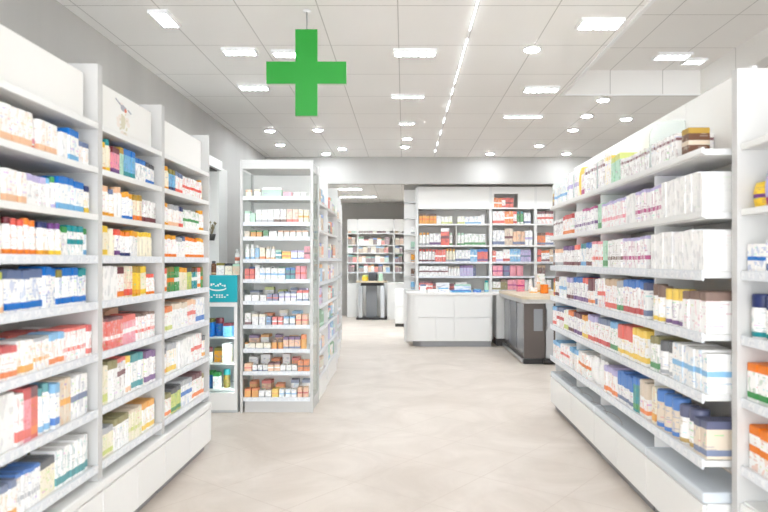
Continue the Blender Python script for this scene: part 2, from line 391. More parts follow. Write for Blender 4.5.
def pack(name, kind, loc, rz, w, d, h, g='white', tp='white', bd='grey', lay='t', label='', cat='box', group=None, wash=0.):
    o = bpy.data.objects.new(name, ME[kind]); col.objects.link(o)
    o.location = loc; o.rotation_euler = (0, 0, rz); o.scale = (w, d, h)
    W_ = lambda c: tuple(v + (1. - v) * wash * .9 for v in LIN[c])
    o['ink_ground'], o['ink_top'], o['ink_band'] = W_(g), W_(tp), W_(bd) + ((.2,) if lay == 'f' else (1.,))
    ly = LAY[lay]
    if kind in 'BJT': ly = (2, ly[1] * .75, ly[2] * .75)
    o['ink_lay'] = tuple(ly) + ((0.,) if lay in 'dD' else (1.,))
    tag(o, label, cat, group)
    if kind in 'BJT':
        c = bpy.data.objects.new('lid' if kind == 'J' else 'cap', ME[kind + 'c']); col.objects.link(c); c.parent = o
        c['ink_top'] = W_(tp)
    return o

class Frame:
    """local x runs along a shelf, local y goes to its back, the front lies at y = 0"""
    def __init__(s, x, y, rz): s.x, s.y, s.rz = x, y, rz
    def at(s, lx, ly, z): return (s.x + lx * math.cos(s.rz) - ly * math.sin(s.rz), s.y + lx * math.sin(s.rz) + ly * math.cos(s.rz), z)

used = set()
CAT = dict(C='box', F='box', B='bottle', J='jar', T='tube', P='pouch')
def row(frame, z, x0, x1, runs, family, place, group, depth=.15, y0=.022, from_start=True, stops=(), maxd=.3, jit=.03, fill=True, back=False, wash=0., gap=.005):
    """set a row of packs along a shelf; runs: (count, kind, width, height, ground, top, band, layout)"""
    placed = []; x = x0; i = 0
    while x < x1:
        r = runs[i % len(runs)]; i += 1
        if i > len(runs) and not fill: break
        for _ in range(r[0]):
            w = r[2]
            for s0 in stops:
                if x < s0 + .02 and x + w > s0 - .02: x = s0 + .022
            if x + w > x1: x = x1 + 1; break
            placed.append((x + w / 2, r)); x += w + gap
    n = len(placed)
    for k, (cx, (cnt, kind, w, h, g, tp, bd, lay)) in enumerate(placed):
        hh = h * random.uniform(.965, 1.025)
        d = w if kind in 'BJ' else min(maxd, depth)
        if kind == 'T': d = w * .9
        if kind == 'P': d = .07
        nth = ordn[k + 1] if from_start else ordn[n - k]
        desc = describe(kind, g, tp, bd, lay)
        end = '%s from far end%s, %s' % (nth, ' in back row' if back else '', place)
        lab = '%s, %s' % (desc, end)
        if len(lab.replace(',', ' ').split()) > 16: lab = '%s, %s' % (desc.split(' with ')[0], end)
        nm = {'C': family + '_carton', 'F': family + '_box', 'B': family + '_bottle', 'J': family + '_jar', 'T': family + '_tube', 'P': family + '_pouch'}[kind]
        yy = y0 + random.uniform(0, .012)
        pack(nm, kind, frame.at(cx, yy, z + .0005), frame.rz + random.uniform(-jit, jit) * .6, w, d, hh, g, tp, bd, lay, lab, CAT[kind], group, wash)
    return n

# ------------------------------------------------------------------ shelving along the wall with the bird picture
def shelf_part(t, L, z, depth, th=.02, lip=.04, y0=0., x0=.0, m='shelf'):
    if z > 1.55: lip = min(lip, .03)
    s = box('shelf', M[m], t, x0, L - x0, y0 + .008, y0 + depth, z - th, z)
    box('price_rail', M['rail' if z < 1.55 else 'white'], s, x0, L - x0, y0 - .004, y0 + .0075, z - lip + .008, z + .008, c=.002)
    return s
LZ = (2.19, 1.965, 1.728, 1.52, 1.288, 1.026, .742, .462)
YL = (2.42, 3.29, 4.15, 5.14)
XLF = -1.55
bay_l = ('left-wall front bay', 'left-wall picture bay', 'left-wall cooler bay')
lab_l = ('white open shelving unit filling the front of the left-wall run', 'white shelving unit with bird picture on its header board', 'white shelving unit at the far end of left-wall run')
LF = []
NARROW = .86
for i in range(3):
    L = YL[i + 1] - YL[i]; fr = Frame(XLF, YL[i], PI / 2); LF.append((fr, L))
    t = thing('shelving_unit', lab_l[i], 'shelving unit', (XLF, YL[i], 0), PI / 2, 'wall shelving units')
    box('back_panel', M['backp'], t, .026, L - .026, .40, .42, .39, 2.44)
    for a in (.001, L - .025): box('side_panel', M['panel'], t, a, a + .024, 0, .42, .385, 2.50)
    hb = box('header_panel', M['board'], t, .03, L - .09, .04, .06, 2.192, 2.435, c=.004)
    for z in LZ: shelf_part(t, L, z, .395, x0=.0265)
    bc = box('base_cabinet', M['white'], t, .002, L - .002, .005, .42, .07, .335)
    box('worktop', M['white'], t, .0, L - .0005, -.02, .42, .336, .382, c=.01)
    for k in range(2):
        a = .004 + k * (L - .004) / 2
        box('cabinet_door', M['white'], t, a, a + (L - .012) / 2, -.016, .004, .075, .328, c=.004)
    box('plinth', M['plinth'], t, .01, L - .01, .04, .40, 0, .069)
    if i == 1:                                             # the bird sketch on the header board
        pr = MB(); Y0 = .0395
        def blob(mb, cx, cz, rx, rz_, mi, y=Y0, n=18, wob=.12):
            nb_[0] += 1; y = Y0 - .0001 * nb_[0]
            pts = [(cx + rx * (1 + wob * math.sin(3 * a)) * math.cos(a), cz + rz_ * (1 + wob * math.cos(2 * a)) * math.sin(a)) for a in (2 * PI * q / n for q in range(n))]
            mb.prism_y(pts, y, .0399, mi)
        random.seed(5); nb_ = [0]
        for q in range(12): blob(pr, .36 + random.gauss(0, .05), 2.30 + random.gauss(0, .035), .022, .016, 3, Y0)
        blob(pr, .36, 2.285, .026, .045, 2, Y0)
        blob(pr, .365, 2.362, .036, .017, 0, Y0 - .001); blob(pr, .39, 2.355, .015, .012, 1, Y0 - .002); blob(pr, .355, 2.372, .018, .010, 0, Y0 - .002)
        pr.prism_y([(.26, 2.395), (.33, 2.370), (.33, 2.373), (.26, 2.397)], Y0 - .0060, .0399, 0)
        pr.prism_y([(.42, 2.362), (.46, 2.35), (.46, 2.353), (.42, 2.367)], Y0 - .0060, .0399, 0)
        for q in range(16):
            zz = random.uniform(2.225, 2.335); blob(pr, .36 + random.uniform(-.05, .05) * (1.15 - abs(zz - 2.28) * 7), zz, .008, .006, 2, Y0 - .001)
        o = pr.build('bird_picture', (M['inkgrey'], M['inkred'], M['inkolive'], M['inkpeach']), hb)
random.seed(21)
sh = ['', 'first', 'second', 'third', 'fourth', 'fifth', 'sixth', 'seventh', 'eighth']
LEFT = [
 {2: [(1,'B',.05,.17,'white','white','pink','b'),(4,'C',.05,.145,'white','peach','peach','b'),(1,'T',.05,.15,'white','coral','pink','b'),(3,'C',.052,.135,'white','white','peach','b'),(1,'B',.045,.14,'white','white','grey','f'),(1,'C',.06,.12,'white','white','grey','f'),(2,'C',.06,.15,'white','blue','sky','tb'),(6,'C',.05,.108,'white','slate','peach','t')],
  3: [(1,'B',.05,.16,'white','coral','peach','b'),(1,'B',.055,.175,'white','white','grey','f'),(3,'C',.05,.13,'white','peach','peach','b'),(3,'C',.055,.125,'white','lilac','grey','t'),(1,'B',.05,.13,'white','sky','grey','f'),(1,'B',.045,.135,'white','green','lilac','b'),(3,'C',.055,.148,'white','blue','sky','tb'),(2,'C',.05,.138,'white','blue','sky','tb'),(1,'C',.05,.132,'white','navy','yellow','tb')],
  4: [(2,'B',.055,.14,'white','tan','peach','b'),(1,'B',.05,.14,'white','maroon','orange','b'),(2,'B',.05,.142,'white','coral','orange','b'),(2,'B',.052,.142,'white','orange','orange','b'),(2,'B',.05,.136,'white','navy','amber','b'),(2,'B',.05,.136,'white','purple','yellow','b'),(1,'C',.05,.13,'white','green','grey','t'),(3,'C',.05,.135,'white','teal','teal','tm'),(1,'C',.05,.125,'white','green','sky','tb')],
  5: [(2,'B',.055,.155,'white','lime','peach','b'),(4,'C',.058,.16,'white','slate','blue','tb'),(2,'C',.055,.168,'white','blue','blue','t'),(1,'C',.05,.155,'white','olive','blue','tb'),(3,'C',.055,.165,'white','blue','blue','tb'),(2,'C',.045,.16,'white','teal','blue','tb')],
  6: [(3,'C',.05,.125,'white','red','orange','tb'),(2,'C',.048,.13,'white','charcoal','amber','b'),(2,'C',.048,.13,'white','grey','amber','D'),(2,'C',.048,.135,'white','sky','orange','tb'),(4,'C',.05,.14,'white','coral','coral','D'),(3,'C',.05,.145,'white','red','coral','tb'),(3,'C',.045,.145,'white','white','red','m')],
  7: [(1,'C',.062,.2,'cream','cream','beige','b'),(2,'C',.06,.205,'white','white','grey','f'),(1,'C',.055,.2,'white','maroon','coral','b'),(1,'C',.06,.205,'pink','red','coral','tb'),(1,'C',.07,.2,'coral','maroon','orange','tb'),(2,'B',.06,.19,'white','teal','sky','b'),(1,'C',.05,.19,'white','sky','blue','tb'),(2,'C',.055,.19,'beige','brown','amber','m'),(5,'C',.06,.185,'white','grey','slate','m')],
  8: [(3,'C',.05,.14,'white','slate','amber','tb'),(3,'C',.05,.15,'white','blue','grey','D'),(2,'C',.05,.15,'cream','charcoal','lime','t'),(3,'C',.05,.155,'white','grey','teal','b'),(2,'C',.05,.16,'white','white','teal','b'),(2,'C',.05,.16,'cream','olive','grey','t'),(4,'C',.05,.165,'white','grey','coral','D')]},
 {2: [(2,'B',.055,.15,'cream','yellow','amber','b'),(1,'B',.055,.17,'cream','teal','yellow','b'),(2,'C',.055,.14,'pink','maroon','purple','tb'),(1,'C',.055,.15,'mint','gold','teal','t'),(3,'C',.055,.155,'sky','blue','teal','tb'),(3,'C',.055,.135,'white','blue','navy','t'),(3,'C',.05,.125,'white','charcoal','blue','tb')],
  3: [(3,'B',.055,.16,'white','peach','amber','b'),(1,'B',.045,.15,'white','slate','amber','b'),(2,'B',.06,.165,'white','peach','grey','f'),(3,'B',.05,.15,'white','amber','blue','b'),(2,'C',.055,.145,'cream','gold','orange','tb'),(4,'C',.05,.13,'white','white','maroon','b')],
  4: [(2,'C',.06,.15,'cream','yellow','yellow','tb'),(2,'B',.055,.14,'cream','cream','grey','f'),(1,'C',.05,.14,'white','coral','purple','tb'),(3,'B',.05,.135,'white','orange','navy','b'),(2,'C',.052,.14,'white','amber','grey','t'),(4,'B',.052,.14,'cream','yellow','grey','f')],
  5: [(1,'C',.06,.155,'white','lime','amber','tb'),(3,'C',.06,.165,'white','white','grey','f'),(2,'C',.055,.16,'white','maroon','orange','tb'),(2,'C',.055,.165,'cream','brown','coral','b'),(2,'C',.055,.165,'yellow','gold','amber','tb'),(2,'C',.055,.165,'cream','yellow','yellow','tb'),(3,'B',.05,.12,'white','coral','orange','b')],
  6: [(1,'C',.07,.18,'white','peach','orange','tb'),(4,'C',.055,.15,'coral','maroon','white','D'),(3,'C',.055,.15,'pink','coral','white','tm'),(6,'C',.055,.145,'white','brown','coral','D')],
  7: [(2,'C',.06,.19,'cream','cream','lime','b'),(2,'C',.06,.205,'white','olive','grey','t'),(2,'C',.06,.2,'white','coral','maroon','l'),(2,'B',.05,.19,'white','yellow','peach','b'),(3,'C',.05,.19,'white','teal','teal','tb'),(1,'B',.05,.18,'cream','yellow','grey','f'),(3,'C',.055,.185,'white','purple','purple','tb')],
  8: [(3,'C',.055,.14,'cream','grey','lime','tb'),(3,'C',.055,.16,'white','olive','grey','t'),(3,'C',.055,.16,'cream','beige','lime','D'),(3,'C',.055,.16,'white','amber','yellow','tb'),(2,'C',.055,.16,'white','green','yellow','m')]},
 {2: [(3,'B',.06,.15,'cream','amber','amber','b'),(2,'C',.055,.14,'sky','olive','navy','tb'),(3,'C',.055,.14,'white','slate','coral','tb'),(7,'C',.055,.13,'white','white','coral','m')],
  3: [(3,'B',.06,.15,'white','amber','amber','b'),(3,'C',.06,.14,'white','grey','peach','tb'),(2,'C',.055,.14,'white','navy','coral','tb'),(6,'C',.055,.13,'white','white','green','m')],
  4: [(5,'B',.055,.14,'white','amber','orange','b'),(2,'C',.055,.13,'white','grey','grey','t'),(1,'C',.055,.14,'white','slate','grey','t'),(5,'B',.055,.14,'white','orange','orange','b')],
  5: [(2,'C',.055,.15,'white','coral','orange','tb'),(3,'C',.055,.155,'green','olive','orange','tm'),(2,'C',.055,.155,'green','green','white','tm'),(3,'C',.055,.15,'cream','amber','lime','t'),(2,'C',.06,.15,'lime','charcoal','teal','t'),(2,'C',.055,.15,'teal','brown','white','tm')],
  6: [(3,'C',.06,.15,'white','orange','lime','tb'),(5,'C',.06,.16,'white','beige','grey','t'),(3,'C',.06,.17,'white','peach','coral','tm'),(3,'C',.06,.17,'white','white','blue','b')],
  7: [(2,'C',.06,.16,'white','charcoal','amber','tb'),(3,'C',.06,.18,'white','grey','yellow','tb'),(5,'C',.06,.18,'white','white','grey','f'),(4,'C',.055,.18,'white','beige','coral','m')],
  8: [(3,'C',.055,.14,'white','olive','orange','tb'),(3,'C',.055,.155,'lime','charcoal','green','tb'),(4,'C',.055,.165,'white','grey','blue','tm'),(4,'C',.055,.165,'white','maroon','orange','tb')]},
]
for u in range(3):
    fr, L = LF[u]
    for s, runs in LEFT[u].items():
        z = LZ[s - 1]; ws = .15 if s >= 6 else 0.
        nw = .78 if s in (6, 8) else NARROW
        runs = [(max(1, round(r[0] / nw)), r[1], r[2] * nw, r[3] * 1.1) + r[4:] for r in runs]
        row(fr, z, .034, L - .034, runs, 'medicine', '%s shelf down, %s' % (sh[s], bay_l[u]), 'packs on the wall shelving', .12, .022, False, maxd=.12, wash=ws, gap=.004)
        if s >= 6:
            back = [(2 + (q % 2), 'C', r[2] + .006, r[3] * .96, r[4], r[5], r[6], 't') for q, r in enumerate(runs[1:] + runs[:1]) if r[1] == 'C']
            row(fr, z, .04, L - .034, back, 'reserve', '%s shelf down, %s' % (sh[s], bay_l[u]), 'packs on the wall shelving', .12, .165, False, maxd=.12, back=True, wash=ws)

# ------------------------------------------------------------------ shelving with glass dividers, facing it
RZA = -PI / 2 - math.atan2(.05, 3.45)
AX, AY, AL = 1.487, 6.55, 3.45
FA = Frame(AX, AY, RZA)
RZS = (2.04, 1.734, 1.447, 1.146, .856, .539)
DIV = (0, .85, 1.58, 2.69, 3.45)
bay_r = ('right-side far bay', 'right-side narrow bay', 'right-side wide bay', 'right-side near bay')
for i in range(4):
    x0, x1 = DIV[i], DIV[i + 1]; L = x1 - x0
    t = thing('display_shelving_unit', ('white shelving unit with rounded clear divider at the far end of right-side run', 'narrow white shelving unit, second from the wood-topped counter',
              'widest white shelving unit of the right-side run, over two drawers', 'white shelving unit ending beside the tall post, brown carton on top')[i], 'shelving unit', FA.at(x0, 0, 0), RZA, 'glass divided shelving units')
    box('back_panel', M['backp'], t, .002, L - .002, .28, .30, .39, 2.05)
    box('header_panel', M['board'], t, .002, L - .002, .235, .26, 2.052, 2.44)
    for z in RZS: shelf_part(t, L, z, .278, lip=.05, th=.03, x0=.0015)
    MB().box(.0, .012, .05, .279, .39, RZS[-1] - .032).box(0, .012, .05, .279, RZS[-1] + .001, 2.008).build('divider', M['white'], t)
    pts = [(.02, 2.042), (.02, 2.24)] + [(.13 - .11 * math.cos(a), 2.24 + .10 * math.sin(a)) for a in (PI/2 * q / 6 for q in range(1, 7))] + [(.232, 2.34), (.232, 2.042)]
    MB().prism_x(pts, .001, .007).build('clear_divider', M['frost'], t)
    box('base_cabinet', M['white'], t, .001, L - .001, .022, .30, .075, .33)
    box('worktop', M['worktop'], t, 0, L - .0005, .0, .279, .331, .385, c=.012)
    nd = 2 if i == 2 else 1
    for k in range(nd):
        a = .003 + k * L / nd
        box('drawer_front', M['white'], t, a, a + L / nd - .006, .0, .02, .08, .325, c=.004)
    box('plinth', M['plinth'], t, .01, L - .01, .05, .29, 0, .074)
RIGHT = {
 1: [(1,'C',.075,.14,'brown','gold','gold','tm'),(8,'C',.065,.175,'white','white','sky','m'),(5,'C',.068,.25,'white','white','lilac','m'),(1,'P',.1,.26,'yellow','yellow','gold','f'),
     (2,'C',.07,.235,'white','yellow','magenta','tb'),(9,'C',.06,.225,'white','white','maroon','d'),(3,'C',.065,.26,'white','white','yellow','d'),(3,'C',.07,.2,'mint','lime','green','t'),(12,'C',.055,.15,'white','white','maroon','d')],
 2: [(7,'C',.06,.17,'white','white','maroon','d'),(5,'C',.06,.19,'white','red','orange','tb'),(6,'C',.058,.195,'white','white','purple','D'),(6,'C',.058,.195,'white','magenta','purple','D'),(3,'C',.065,.2,'mint','mint','green','b'),(9,'C',.058,.195,'white','lilac','pink','D'),(3,'C',.064,.2,'white','white','grey','f'),(7,'C',.058,.205,'white','lilac','magenta','D'),(5,'C',.07,.21,'white','white','grey','f')],
 3: [(1,'C',.06,.16,'grey','charcoal','brown','tb'),(6,'C',.06,.17,'white','peach','grey','tb'),(5,'C',.06,.19,'white','purple','maroon','tb'),(4,'C',.062,.195,'white','coral','maroon','tb'),(3,'C',.062,.195,'white','teal','sky','tb'),(3,'C',.062,.2,'white','blue','maroon','tb'),(4,'C',.06,.205,'white','pink','coral','D'),(2,'C',.065,.2,'mint','mint','green','b'),(5,'C',.06,.2,'white','white','brown','D'),(7,'C',.06,.205,'white','lilac','magenta','D'),(6,'C',.07,.21,'white','white','grey','f')],
 4: [(2,'C',.06,.16,'yellow','red','red','tb'),(3,'C',.06,.17,'white','brown','maroon','tb'),(4,'C',.06,.18,'white','yellow','sky','m'),(4,'C',.06,.18,'white','lilac','maroon','tb'),(4,'C',.062,.19,'white','blue','purple','tb'),(3,'C',.062,.19,'white','coral','purple','tb'),(3,'C',.062,.19,'white','maroon','orange','tt'),(2,'C',.062,.19,'white','white','slate','b'),(3,'C',.064,.2,'white','lilac','coral','m'),(4,'C',.064,.2,'white','tan','coral','tb'),(2,'C',.064,.2,'white','grey','green','tb'),(5,'C',.066,.205,'white','blue','red','tb'),(2,'C',.066,.2,'white','navy','slate','tb'),(3,'J',.085,.19,'white','brown','yellow','b'),(3,'J',.09,.18,'white','yellow','purple','b'),(2,'C',.07,.18,'white','brown','pink','t')],
 5: [(3,'C',.062,.15,'white','sky','coral','tb'),(4,'C',.062,.155,'white','slate','red','tm'),(3,'C',.062,.15,'white','red','lime','b'),(3,'C',.062,.15,'white','orange','maroon','tb'),(5,'C',.062,.155,'white','maroon','purple','tb'),(3,'C',.062,.15,'white','amber','yellow','tb'),(4,'C',.064,.165,'white','lilac','coral','tb'),(4,'C',.064,.17,'white','slate','red','tb'),(3,'C',.064,.165,'white','sky','green','tb'),(4,'C',.066,.165,'white','coral','yellow','tt'),(4,'C',.066,.165,'white','yellow','yellow','tb'),(2,'C',.066,.16,'white','olive','green','tb'),(2,'J',.09,.15,'white','charcoal','grey','b'),(3,'C',.075,.155,'white','charcoal','sky','m')],
 6: [(4,'F',.075,.13,'white','sky','coral','t'),(4,'C',.068,.14,'white','white','coral','m'),(4,'F',.07,.15,'white','sky','peach','t'),(5,'C',.066,.155,'white','beige','orange','m'),(4,'P',.085,.17,'white','white','grey','f'),(4,'C',.066,.16,'white','lilac','orange','tb'),(4,'C',.066,.17,'white','blue','slate','tt'),(2,'C',.066,.18,'teal','blue','green','tb'),(2,'C',.066,.18,'white','beige','orange','tt'),(2,'C',.068,.18,'cream','cream','amber','b'),(3,'J',.1,.175,'beige','blue','blue','b'),(2,'J',.1,.165,'white','navy','gold','b'),(3,'C',.075,.15,'beige','navy','slate','tb')],
}
random.seed(31)
for s, runs in RIGHT.items():
    z = RZS[s - 1]; hs = {4: 1.12, 5: 1.28, 6: 1.22}.get(s, 1.0)
    runs = [(max(1, round(r[0] / .86)), r[1], r[2] * .86 if r[1] in 'CF' else r[2], r[3] * hs) + r[4:] for r in runs]
    # spread the runs over the four bays
    for b_ in range(4):
        seq = []; x = 0
        for r in runs:
            for _ in range(r[0]):
                if DIV[b_] <= x + r[2] / 2 < DIV[b_ + 1]: seq.append((1,) + r[1:])
                x += r[2] + .0035
        if not seq: seq = [(1,) + runs[-1][1:]]
        tot = sum(r[2] + .0035 for r in seq); L = DIV[b_ + 1] - DIV[b_] - .03
        while tot < L - .06: seq.append(seq[-1]); tot += seq[-1][2] + .0035
        fr = Frame(*FA.at(DIV[b_], 0, 0)[:2], RZA)
        stop = L + .02 if not (b_ == 3 and s == 1) else L - .335
        row(fr, z, .016, stop, seq, 'supplement', '%s shelf down, %s' % (sh[s], bay_r[b_]), 'packs on the glass divided shelving', .2, .018, True, maxd=.2, fill=False, jit=.02, wash=.12)
# looped wire lying on the worktop below the bottom shelf
wv = MB()
for k in range(6):
    pts = []
    for q in range(15):
        a = q / 14; pts.append((.08 + .34 * k + .42 * a, .012 + .028 * math.sin(PI * a) ** .8 + .004 * (k % 2), .3885 + .004 * k % .008 + .012 * math.sin(PI * a)))
    for q in range(14): wv.tube(pts[q], pts[q + 1], .0035, 6)
o = wv.build('looped_wire', M['wire']); o.location = FA.at(0, 0, .0015); o.rotation_euler = (0, 0, RZA)
tag(o, 'thin grey looped wire lying along the worktop under the right-side bottom shelf', 'wire')
# the brown and gold carton at the near end of the top shelf
pack('gift_carton', 'C', FA.at(AL - .275, .03, 2.0405), RZA, .085, .11, .15, 'brown', 'gold', 'beige', 'tm', 'brown and gold carton closing the row of white cartons on the top shelf', 'box')

# the unit beyond the post ----------------------------------------------------
FB = Frame(1.575, 3.06, -PI / 2)
t = thing('shelving_unit', 'white shelving unit with tall post, standing past the brown carton', 'shelving unit', (1.575, 3.06, 0), -PI / 2)
box('side_panel', M['panel'], t, .001, .05, -.02, .42, 0, 2.40)
box('back_panel', M['backp'], t, .052, .95, .38, .40, .4, 2.45)
box('header_panel', M['board'], t, .052, .95, .26, .28, 2.045, 2.44)
for z in RZS: shelf_part(t, .95, z, .378, lip=.045, x0=.052)
box('base_cabinet', M['white'], t, .052, .95, .01, .38, .07, .38)
box('cabinet_door', M['white'], t, .055, .945, -.01, .009, .08, .372, c=.004)
box('plinth', M['plinth'], t, .06, .94, .05, .37, 0, .069)
BRUN = {2: [(1,'P',.1,.13,'yellow','yellow','purple','m'),(1,'P',.11,.17,'lilac','purple','magenta','b'),(5,'C',.08,.15,'white','pink','purple','m')],
        3: [(2,'C',.07,.13,'white','white','blue','m'),(6,'C',.08,.15,'white','lilac','slate','b')],
        4: [(2,'J',.1,.2,'white','navy','teal','b'),(3,'C',.09,.19,'white','navy','coral','tb'),(3,'C',.09,.19,'white','navy','teal','b')],
        5: [(3,'C',.075,.17,'white','orange','green','tb'),(5,'C',.08,.17,'white','peach','coral','tb')],
        6: [(2,'C',.085,.2,'white','orange','orange','tm'),(4,'C',.09,.2,'white','amber','coral','tb')]}
for s, runs in BRUN.items():
    row(FB, RZS[s - 1], .06, .9, runs, 'remedy', '%s shelf down, unit past tall post' % sh[s], 'packs past the tall post', .16, .02, True, maxd=.16, fill=False)

# ------------------------------------------------------------------ glazed gondola end and the bays along its side
GX0, GX1, GY = -1.62, -.90, 6.37
GZ = (2.13, 1.875, 1.73, 1.51, 1.31, 1.095, .858, .62, .398, .14)
GW = GX1 - GX0
t = thing('display_case', 'tall glass-sided display case beside the teal cooler', 'display case', (GX0, GY, 0))
MB().box(.04, GW - .01, .02, .46, 0, .125, c=.004).build('base', M['panel'], t)
for a, b2 in ((0, 0), (GW - .026, 0), (0, .454), (GW - .026, .454)): box('post', M['panel'], t, a, a + .026, b2, b2 + .026, 0 if b2 or a else .0, 2.5)
box('header', M['panel'], t, .0265, GW - .0265, .002, .478, 2.41, 2.5, c=.004)
box('back_panel', M['board'], t, .027, GW - .027, .462, .476, .127, 2.405)
for z in GZ:
    s = box('shelf', M['shelf'], t, .028, GW - .028, .02, .46, z - .016, z)
    box('price_rail', M['rail'], s, .028, GW - .028, .004, .0195, z - .028, z + .012)
for a in (.008, GW - .014): box('glass_side', M['glass'], t, a, a + .006, .027, .453, .14, 2.4)
FG = Frame(GX0, GY, 0)
G = {
 1: [(1,'J',.07,.07,'cream','peach','grey','f'),(1,'J',.07,.075,'white','beige','grey','f'),(1,'F',.19,.09,'mint','white','grey','t'),(1,'C',.08,.05,'pink','white','grey','f'),(2,'J',.06,.05,'white','white','grey','f')],
 2: [(1,'C',.05,.11,'white','mint','grey','t'),(1,'C',.05,.09,'mint','mint','grey','f'),(3,'C',.055,.12,'white','white','grey','b'),(2,'C',.055,.125,'white','tan','brown','b'),(2,'C',.055,.125,'beige','peach','coral','b'),(3,'C',.045,.12,'cream','coral','amber','m')],
 3: [(1,'C',.05,.06,'beige','peach','grey','f'),(2,'C',.05,.065,'amber','green','grey','t'),(1,'C',.05,.07,'green','amber','grey','b'),(1,'F',.08,.06,'white','mint','grey','f'),(5,'C',.05,.065,'white','peach','grey','t')],
 4: [(2,'B',.045,.14,'white','white','sky','b'),(1,'B',.045,.13,'sky','white','grey','b'),(1,'C',.05,.11,'cream','peach','orange','b'),(2,'B',.045,.12,'white','beige','amber','b'),(1,'C',.055,.09,'teal','mint','white','tm'),(1,'C',.085,.075,'yellow','amber','orange','tm'),(2,'C',.06,.085,'white','lilac','blue','tb'),(1,'C',.055,.12,'pink','white','maroon','m')],
 5: [(2,'C',.045,.1,'coral','maroon','red','m'),(1,'C',.045,.13,'white','white','grey','f'),(2,'C',.05,.11,'white','mint','sky','m'),(2,'C',.065,.105,'white','grey','sky','m'),(2,'C',.045,.11,'teal','blue','navy','tm'),(3,'C',.045,.125,'pink','white','coral','m')],
 6: [(3,'C',.065,.06,'white','lime','grey','f'),(2,'C',.05,.07,'slate','lilac','coral','m'),(3,'C',.05,.09,'white','slate','lilac','tm'),(2,'C',.05,.1,'white','coral','slate','tb')],
 7: [(1,'C',.06,.11,'white','white','maroon','b'),(2,'C',.06,.1,'white','cream','grey','t'),(1,'C',.045,.08,'slate','maroon','sky','m'),(2,'C',.045,.075,'coral','maroon','white','m'),(2,'C',.05,.08,'white','sky','slate','tb'),(2,'C',.05,.1,'peach','orange','coral','m')],
 8: [(1,'C',.03,.06,'white','amber','grey','t'),(3,'C',.07,.055,'cream','beige','grey','b'),(2,'J',.055,.09,'amber','brown','orange','b'),(3,'C',.05,.11,'peach','purple','slate','tb'),(2,'J',.06,.13,'amber','orange','amber','b')],
 9: [(1,'C',.07,.075,'peach','orange','coral','m'),(3,'C',.045,.06,'white','white','slate','b'),(2,'C',.055,.08,'peach','maroon','white','tm'),(3,'C',.05,.06,'white','lilac','grey','b'),(2,'C',.05,.1,'orange','coral','brown','m')],
 10: [(2,'C',.06,.08,'amber','orange','orange','t'),(2,'C',.055,.065,'white','slate','grey','b'),(1,'C',.06,.08,'yellow','lime','amber','m'),(3,'C',.05,.075,'white','slate','sky','m'),(2,'C',.045,.09,'peach','coral','red','m')],
}
sh += ['ninth', 'tenth']
random.seed(41)
for s, runs in G.items():
    def lab_place(s=s): return '%s shelf down, glass display case' % sh[s]
    # ordinal counts from the cooler side
    placed = []; x = .036
    tot = sum(r[0] * (r[2] + .004) for r in runs); k = 0
    gap = max(.002, (GW - .075 - tot) / max(1, sum(r[0] for r in runs)))
    for r in runs:
        for _ in range(r[0]):
            if x + r[2] > GW - .034: break
            k += 1
            kind, w, h, g, tp, bd, ly = r[1:]
            d = w if kind in 'BJ' else .09
            nm = {'C': 'cosmetic_carton', 'F': 'cosmetic_box', 'B': 'cosmetic_bottle', 'J': 'cosmetic_jar'}[kind]
            pack(nm, kind, FG.at(x + w/2, .03 + random.uniform(0, .02), GZ[s-1] + .0005), random.uniform(-.03, .03), w, d, h * 1.12, g, tp, bd, ly,
                 '%s, %s from cooler side, %s' % (describe(kind, g, tp, bd, ly), ordn[k], lab_place()), CAT[kind], 'packs in the glass display case', .2)
            x += w + .004 + gap * .9
    # stacks further back on the lower shelves
    if s in (5, 6, 7, 8, 9, 10):
        x = .04; k = 0
        while x < GW - .14:
            w = random.uniform(.07, .1); r = random.choice(runs); k += 1
            h = random.uniform(.10, .15) if s != 5 else .13
            pack('cosmetic_carton' if random.random() < .75 else 'cosmetic_box', 'C' if random.random() < .7 else 'F', FG.at(x + w/2, .2 + random.uniform(0, .05), GZ[s-1] + .0005), random.uniform(-.1, .1), w, .12, h, r[4], r[5], r[6], 't',
                 '%s-topped %s carton, %s from cooler side, back row, %s' % (SAY.get(r[5], r[5]), SAY.get(r[4], r[4]), ordn[k], lab_place()), 'box', 'packs in the glass display case', .25)
            x += w + random.uniform(.012, .07)

